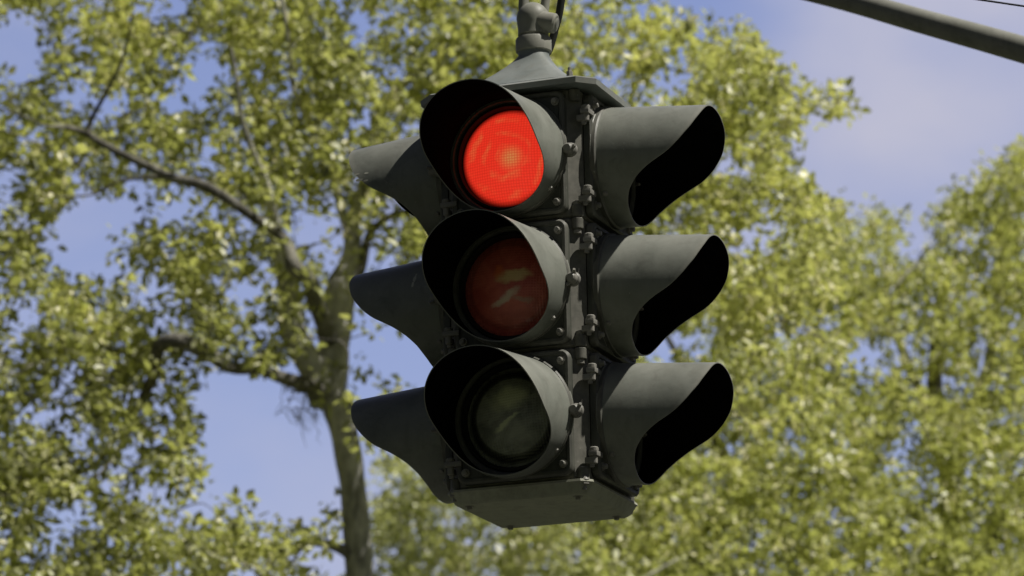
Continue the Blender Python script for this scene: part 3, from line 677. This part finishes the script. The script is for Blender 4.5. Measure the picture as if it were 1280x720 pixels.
def insideA(x, y):
    if inpoly(x, y, SKYPOLY): return 0.0
    e = ((x-260)/(940 + 80*fbm(x, y, 130, 3)))**2 + ((y-150)/(720+80*fbm(x, y, 130, 5)))**2
    if e > 1: return 0.0
    # the crown ends towards the lower centre / right
    if x > 430 and y > 330 + 0.18*(x-430): return 0.06 if y < 560 else 0.0
    if x > 1040 and y > 150: return 0.0
    g = gapf(x, y)
    f = fbm(x, y, 46, 1.5)
    p = 0.62 + 1.15*f
    if x > 345 and x < 500 and y > 250: p *= 0.36
    if x > 405 and x < 485 and y > 500: p *= 0.35
    if x > 760: p *= 0.85
    return max(0.0, min(1, p))*(1-g)
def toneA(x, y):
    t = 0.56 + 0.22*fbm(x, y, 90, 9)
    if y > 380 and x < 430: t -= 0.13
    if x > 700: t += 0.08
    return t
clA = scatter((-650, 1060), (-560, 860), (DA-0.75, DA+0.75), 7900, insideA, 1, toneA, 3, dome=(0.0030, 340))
rs_ = random.Random(78)
for x, y in [(924, 30), (945, 60), (953, 74), (974, 96), (985, 104), (1044, 114), (1052, 128), (1036, 126), (1058, 134), (1016, 130), (990, 140), (970, 140), (962, 176), (980, 196), (985, 206), (1000, 130), (1030, 132), (884, 36), (860, 24), (940, 122)]:
    for k in range(2):
        clA.append((at(x + rs_.gauss(0, 5), y + rs_.gauss(0, 5), DA + 1.2 + rs_.uniform(-.15, .15)), 1.0, rs_.uniform(.35, .7)))
clA = [(p-groundA, s, t) for p, s, t in clA]
build_crown('crown', treeA, M_leafA, M_barkd, nodesA, clA, 0.051, 12, 0.066, 3, 5, 1)
# hanging moss wisps on the left stem
rm = random.Random(5)
bm = bmesh.new()
for i in range(46):
    x, y = rm.uniform(352, 402), rm.uniform(470, 520); D = DA - rm.uniform(0.05, 0.2)
    L_ = rm.uniform(8, 62)*rm.uniform(.4, 1); sl_ = rm.uniform(-14, 22); pts = [at(x + sl_*k/6 + rm.uniform(-4, 4), y + L_*k/6, D) - groundA for k in range(7)]
    tube(bm, pts, [0.002, 0.003, 0.0035, 0.002, 0.003, 0.0016, 0.0008], 4)
link('hanging_moss', bm, M_moss, treeA)

# ---- right tree
DB = 26.5; wB = 0.0017*DB/DIST
def simple_tree(name, label, px, D, nd_limbs, seed, barkm):
    g = at(px, 1000, D); gr = Vector((g.x, g.y, 0)); t = empty(name, gr); tag(t, label, 'tree')
    topz = g.z
    bm = bmesh.new(); P = spline([Vector((g.x, g.y, 0)), Vector((g.x+.05, g.y, topz*0.5)), g, at(px-15, 820, D), at(px+10, 640, D), at(px-12, 480, D), at(px, 330, D)], 6)
    rl = [.34, .24, .18, .13, .085, .05, .02]; rs = []
    for i in range(6):
        for k in range(6): rs.append(rl[i]+(rl[i+1]-rl[i])*k/6)
    rs.append(rl[-1]); tube(bm, [p-gr for p in P], [r*(1+.12*noise.noise(p*5)) for p, r in zip(P, rs)], 16)
    link('trunk', bm, barkm, t, angle=80)
    return t, gr, [tuple(p-gr) for p in P[10:]]
treeB, grB, nB = simple_tree('ash_tree', 'dense light green tree filling the lower right behind the signal', 1180, DB, 5, 4, M_barkd)
spB = [('limb', [(1180, 900, DB, .10), (1060, 760, DB-.3, .07), (960, 640, DB-.5, .05), (880, 520, DB-.6, .03), (830, 400, DB-.6, .012)], M_barkd),
       ('limb', [(1175, 780, DB, .08), (1090, 620, DB+.3, .05), (1050, 480, DB+.4, .03), (1060, 360, DB+.4, .018), (1056, 300, DB+.4, .008)], M_barkp),
       ('limb', [(1185, 740, DB, .09), (1290, 600, DB-.2, .06), (1360, 440, DB-.3, .04), (1420, 260, DB-.3, .012)], M_barkd),
       ('limb', [(1180, 620, DB, .06), (1230, 480, DB+.3, .04), (1245, 360, DB+.4, .02), (1270, 230, DB+.4, .008)], M_barkp),
       ('limb', [(1180, 860, DB, .09), (1020, 800, DB-.5, .06), (880, 720, DB-.9, .04), (780, 620, DB-1.0, .015)], M_barkd),
       ('limb', [(1175, 560, DB-.1, .05), (1130, 450, DB-.5, .03), (1110, 370, DB-.7, .012), (1150, 330, DB-.6, .008)], M_barkp)]
nB += limbs(treeB, spB, grB)
def insideB(x, y):
    if inpoly(x, y, SKYPOLY): return 0.0
    if x < 1080:
        lim = 285 + 0.0*(x)           # left part: overlaps tree A
        if x < 980: lim = 330 + (980-x)*0.35
        if y < lim: return 0.0
        if x < 730 + 20*fbm(x, y, 60, 4): return 0
    e = ((x-1180)/520)**2 + ((y-690)/(560+40*fbm(x, y, 60, 2)))**2
    if e > 1: return 0.0
    g = max(gapf(x, y), gapf(x+9, y), gapf(x-9, y), gapf(x, y+7), gapf(x, y-7)); f = fbm(x, y, 40, 11.5)
    return max(0, min(1, 0.85 + 0.75*f))*(1-g)
def toneB(x, y): return 0.60 + 0.20*fbm(x, y, 80, 19) - (0.06 if y > 620 else 0)
clB = scatter((660, 1700), (120, 1240), (DB-1.1, DB+0.5), 7000, insideB, 1, toneB, 8, dome=(0.0055, 420))
rs_ = random.Random(77)
SPR = [(1086, 258), (1112, 266), (1098, 285), (1168, 262), (1182, 256), (1206, 248), (1238, 216), (1262, 196), (1272, 186), (1222, 232), (1060, 268), (1044, 252), (1072, 300), (1150, 318), (1196, 238), (1246, 204)]
for x, y in SPR:
    for k in range(3):
        clB.append((at(x + rs_.gauss(0, 5), y + rs_.gauss(0, 5) + k*9, DB + 0.6 + rs_.uniform(-.2, .2)), 1.0, rs_.uniform(.4, .7)))
clB = [(p-grB, s, t) for p, s, t in clB]
build_crown('crown', treeB, M_leafB, M_barkp, np.array(nB), clB, 0.050, 13, 0.08, 8, 15, 1)

# ---- far tree under the signal
DC = 32.0
treeC, grC, nC = simple_tree('maple_tree', 'more distant green tree whose top shows below the signal', 640, DC, 4, 9, M_barkd)
nC = [p for p in nC]
nC += limbs(treeC, [('limb', [(640, 980, DC, .10), (560, 860, DC-.3, .06), (520, 760, DC-.4, .035), (500, 640, DC-.4, .012)], M_barkp), ('limb', [(645, 940, DC, .1), (720, 800, DC+.3, .06), (780, 680, DC+.3, .03), (800, 600, DC+.3, .012)], M_barkp)], grC)
def insideC(x, y):
    e = ((x-650)/(300+40*fbm(x, y, 50, 2)))**2 + ((y-900)/(400+40*fbm(x, y, 50, 6)))**2
    if e > 1 or (x < 468 and y < 730): return 0.0
    return max(0, min(1, 0.8+0.8*fbm(x, y, 36, 31)))*(1-gapf(x, y))
clC = scatter((340, 980), (460, 1250), (DC-2.2, DC+1.2), 2900, insideC, 1, lambda x, y: 0.52+0.2*fbm(x, y, 60, 3), 21)
clC = [(p-grC, s, t) for p, s, t in clC]
build_crown('crown', treeC, M_leafC, M_barkp, np.array(nC), clC, 0.062, 11, 0.1, 10, 25, 1)

# ------------------------------------------------------------------ light
SUN_EL, SUN_AZ = R(56), R(106)     # azimuth clockwise from +Y
sd = Vector((math.sin(SUN_AZ)*math.cos(SUN_EL), math.cos(SUN_AZ)*math.cos(SUN_EL), math.sin(SUN_EL)))
sl = bpy.data.lights.new('sun', 'SUN'); sl.energy = 5.0; sl.angle = R(0.5); sl.color = (1, 0.955, 0.88)
so = bpy.data.objects.new('sun', sl); COL.objects.link(so); so.rotation_euler = sd.to_track_quat('Z', 'Y').to_euler(); so.location = (8, 0, 15)
w = bpy.data.worlds.new('World'); sc.world = w; w.use_nodes = True; nt = w.node_tree; L = nt.links
bg = nt.nodes['Background']
sk = nd(nt, 'ShaderNodeTexSky'); sk.sky_type = 'NISHITA'; sk.sun_disc = False; sk.sun_elevation = SUN_EL; sk.sun_rotation = SUN_AZ
sk.air_density = 1.3; sk.dust_density = 0.6; sk.ozone_density = 2.0
tn = nd(nt, 'ShaderNodeMix', data_type='RGBA', blend_type='MULTIPLY'); tn.inputs[0].default_value = 1; tn.inputs[7].default_value = (1.24, 1.03, 1.27, 1)
L.new(sk.outputs[0], tn.inputs[6])
tc = nd(nt, 'ShaderNodeTexCoord')
mp = nd(nt, 'ShaderNodeMapping'); mp.inputs['Scale'].default_value = (9, 9, 16); mp.inputs['Location'].default_value = (0.0, 0.0, 0.0)
L.new(tc.outputs['Generated'], mp.inputs[0])
cn = nd(nt, 'ShaderNodeTexNoise', Scale=1.0, Detail=5, Roughness=0.5); L.new(mp.outputs[0], cn.inputs[0])
cr = ramp(nt, cn.outputs['Fac'], [(0.42, (0, 0, 0)), (0.72, (0.75, 0.75, 0.75))])
# a thin veil of cloud centred high to the right of the view
vd = nd(nt, 'ShaderNodeVectorMath', operation='DISTANCE'); L.new(tc.outputs['Generated'], vd.inputs[0]); vd.inputs[1].default_value = tuple(ray(1190, 20).normalized())
vr = nd(nt, 'ShaderNodeMapRange', interpolation_type='SMOOTHSTEP'); vr.inputs['From Min'].default_value = 0.015; vr.inputs['From Max'].default_value = 0.062; vr.inputs['To Min'].default_value = 0.62; vr.inputs['To Max'].default_value = 0.0
L.new(vd.outputs['Value'], vr.inputs['Value'])
sm = nd(nt, 'ShaderNodeMath', operation='ADD'); sm.use_clamp = True; L.new(cr.outputs[0], sm.inputs[0]); L.new(vr.outputs[0], sm.inputs[1])
mc = nd(nt, 'ShaderNodeMix', data_type='RGBA'); L.new(sm.outputs[0], mc.inputs[0]); L.new(tn.outputs[2], mc.inputs[6]); mc.inputs[7].default_value = (5.2, 5.25, 6.6, 1)
# sky brightened around the view direction, dimmed elsewhere to keep shaded faces dark
hd = nd(nt, 'ShaderNodeVectorMath', operation='DISTANCE'); L.new(tc.outputs['Generated'], hd.inputs[0]); hd.inputs[1].default_value = tuple(ray(640, 360).normalized())
hr = nd(nt, 'ShaderNodeMapRange', interpolation_type='SMOOTHSTEP'); hr.inputs['From Min'].default_value = 0.12; hr.inputs['From Max'].default_value = 0.75; hr.inputs['To Min'].default_value = 1.5; hr.inputs['To Max'].default_value = 0.17
L.new(hd.outputs['Value'], hr.inputs['Value'])
hm = nd(nt, 'ShaderNodeVectorMath', operation='SCALE'); L.new(mc.outputs[2], hm.inputs[0]); L.new(hr.outputs[0], hm.inputs['Scale'])
L.new(hm.outputs[0], bg.inputs[0]); bg.inputs[1].default_value = 0.065
sc.cycles.max_bounces = 12; sc.cycles.diffuse_bounces = 8; sc.cycles.transmission_bounces = 8; sc.cycles.glossy_bounces = 3
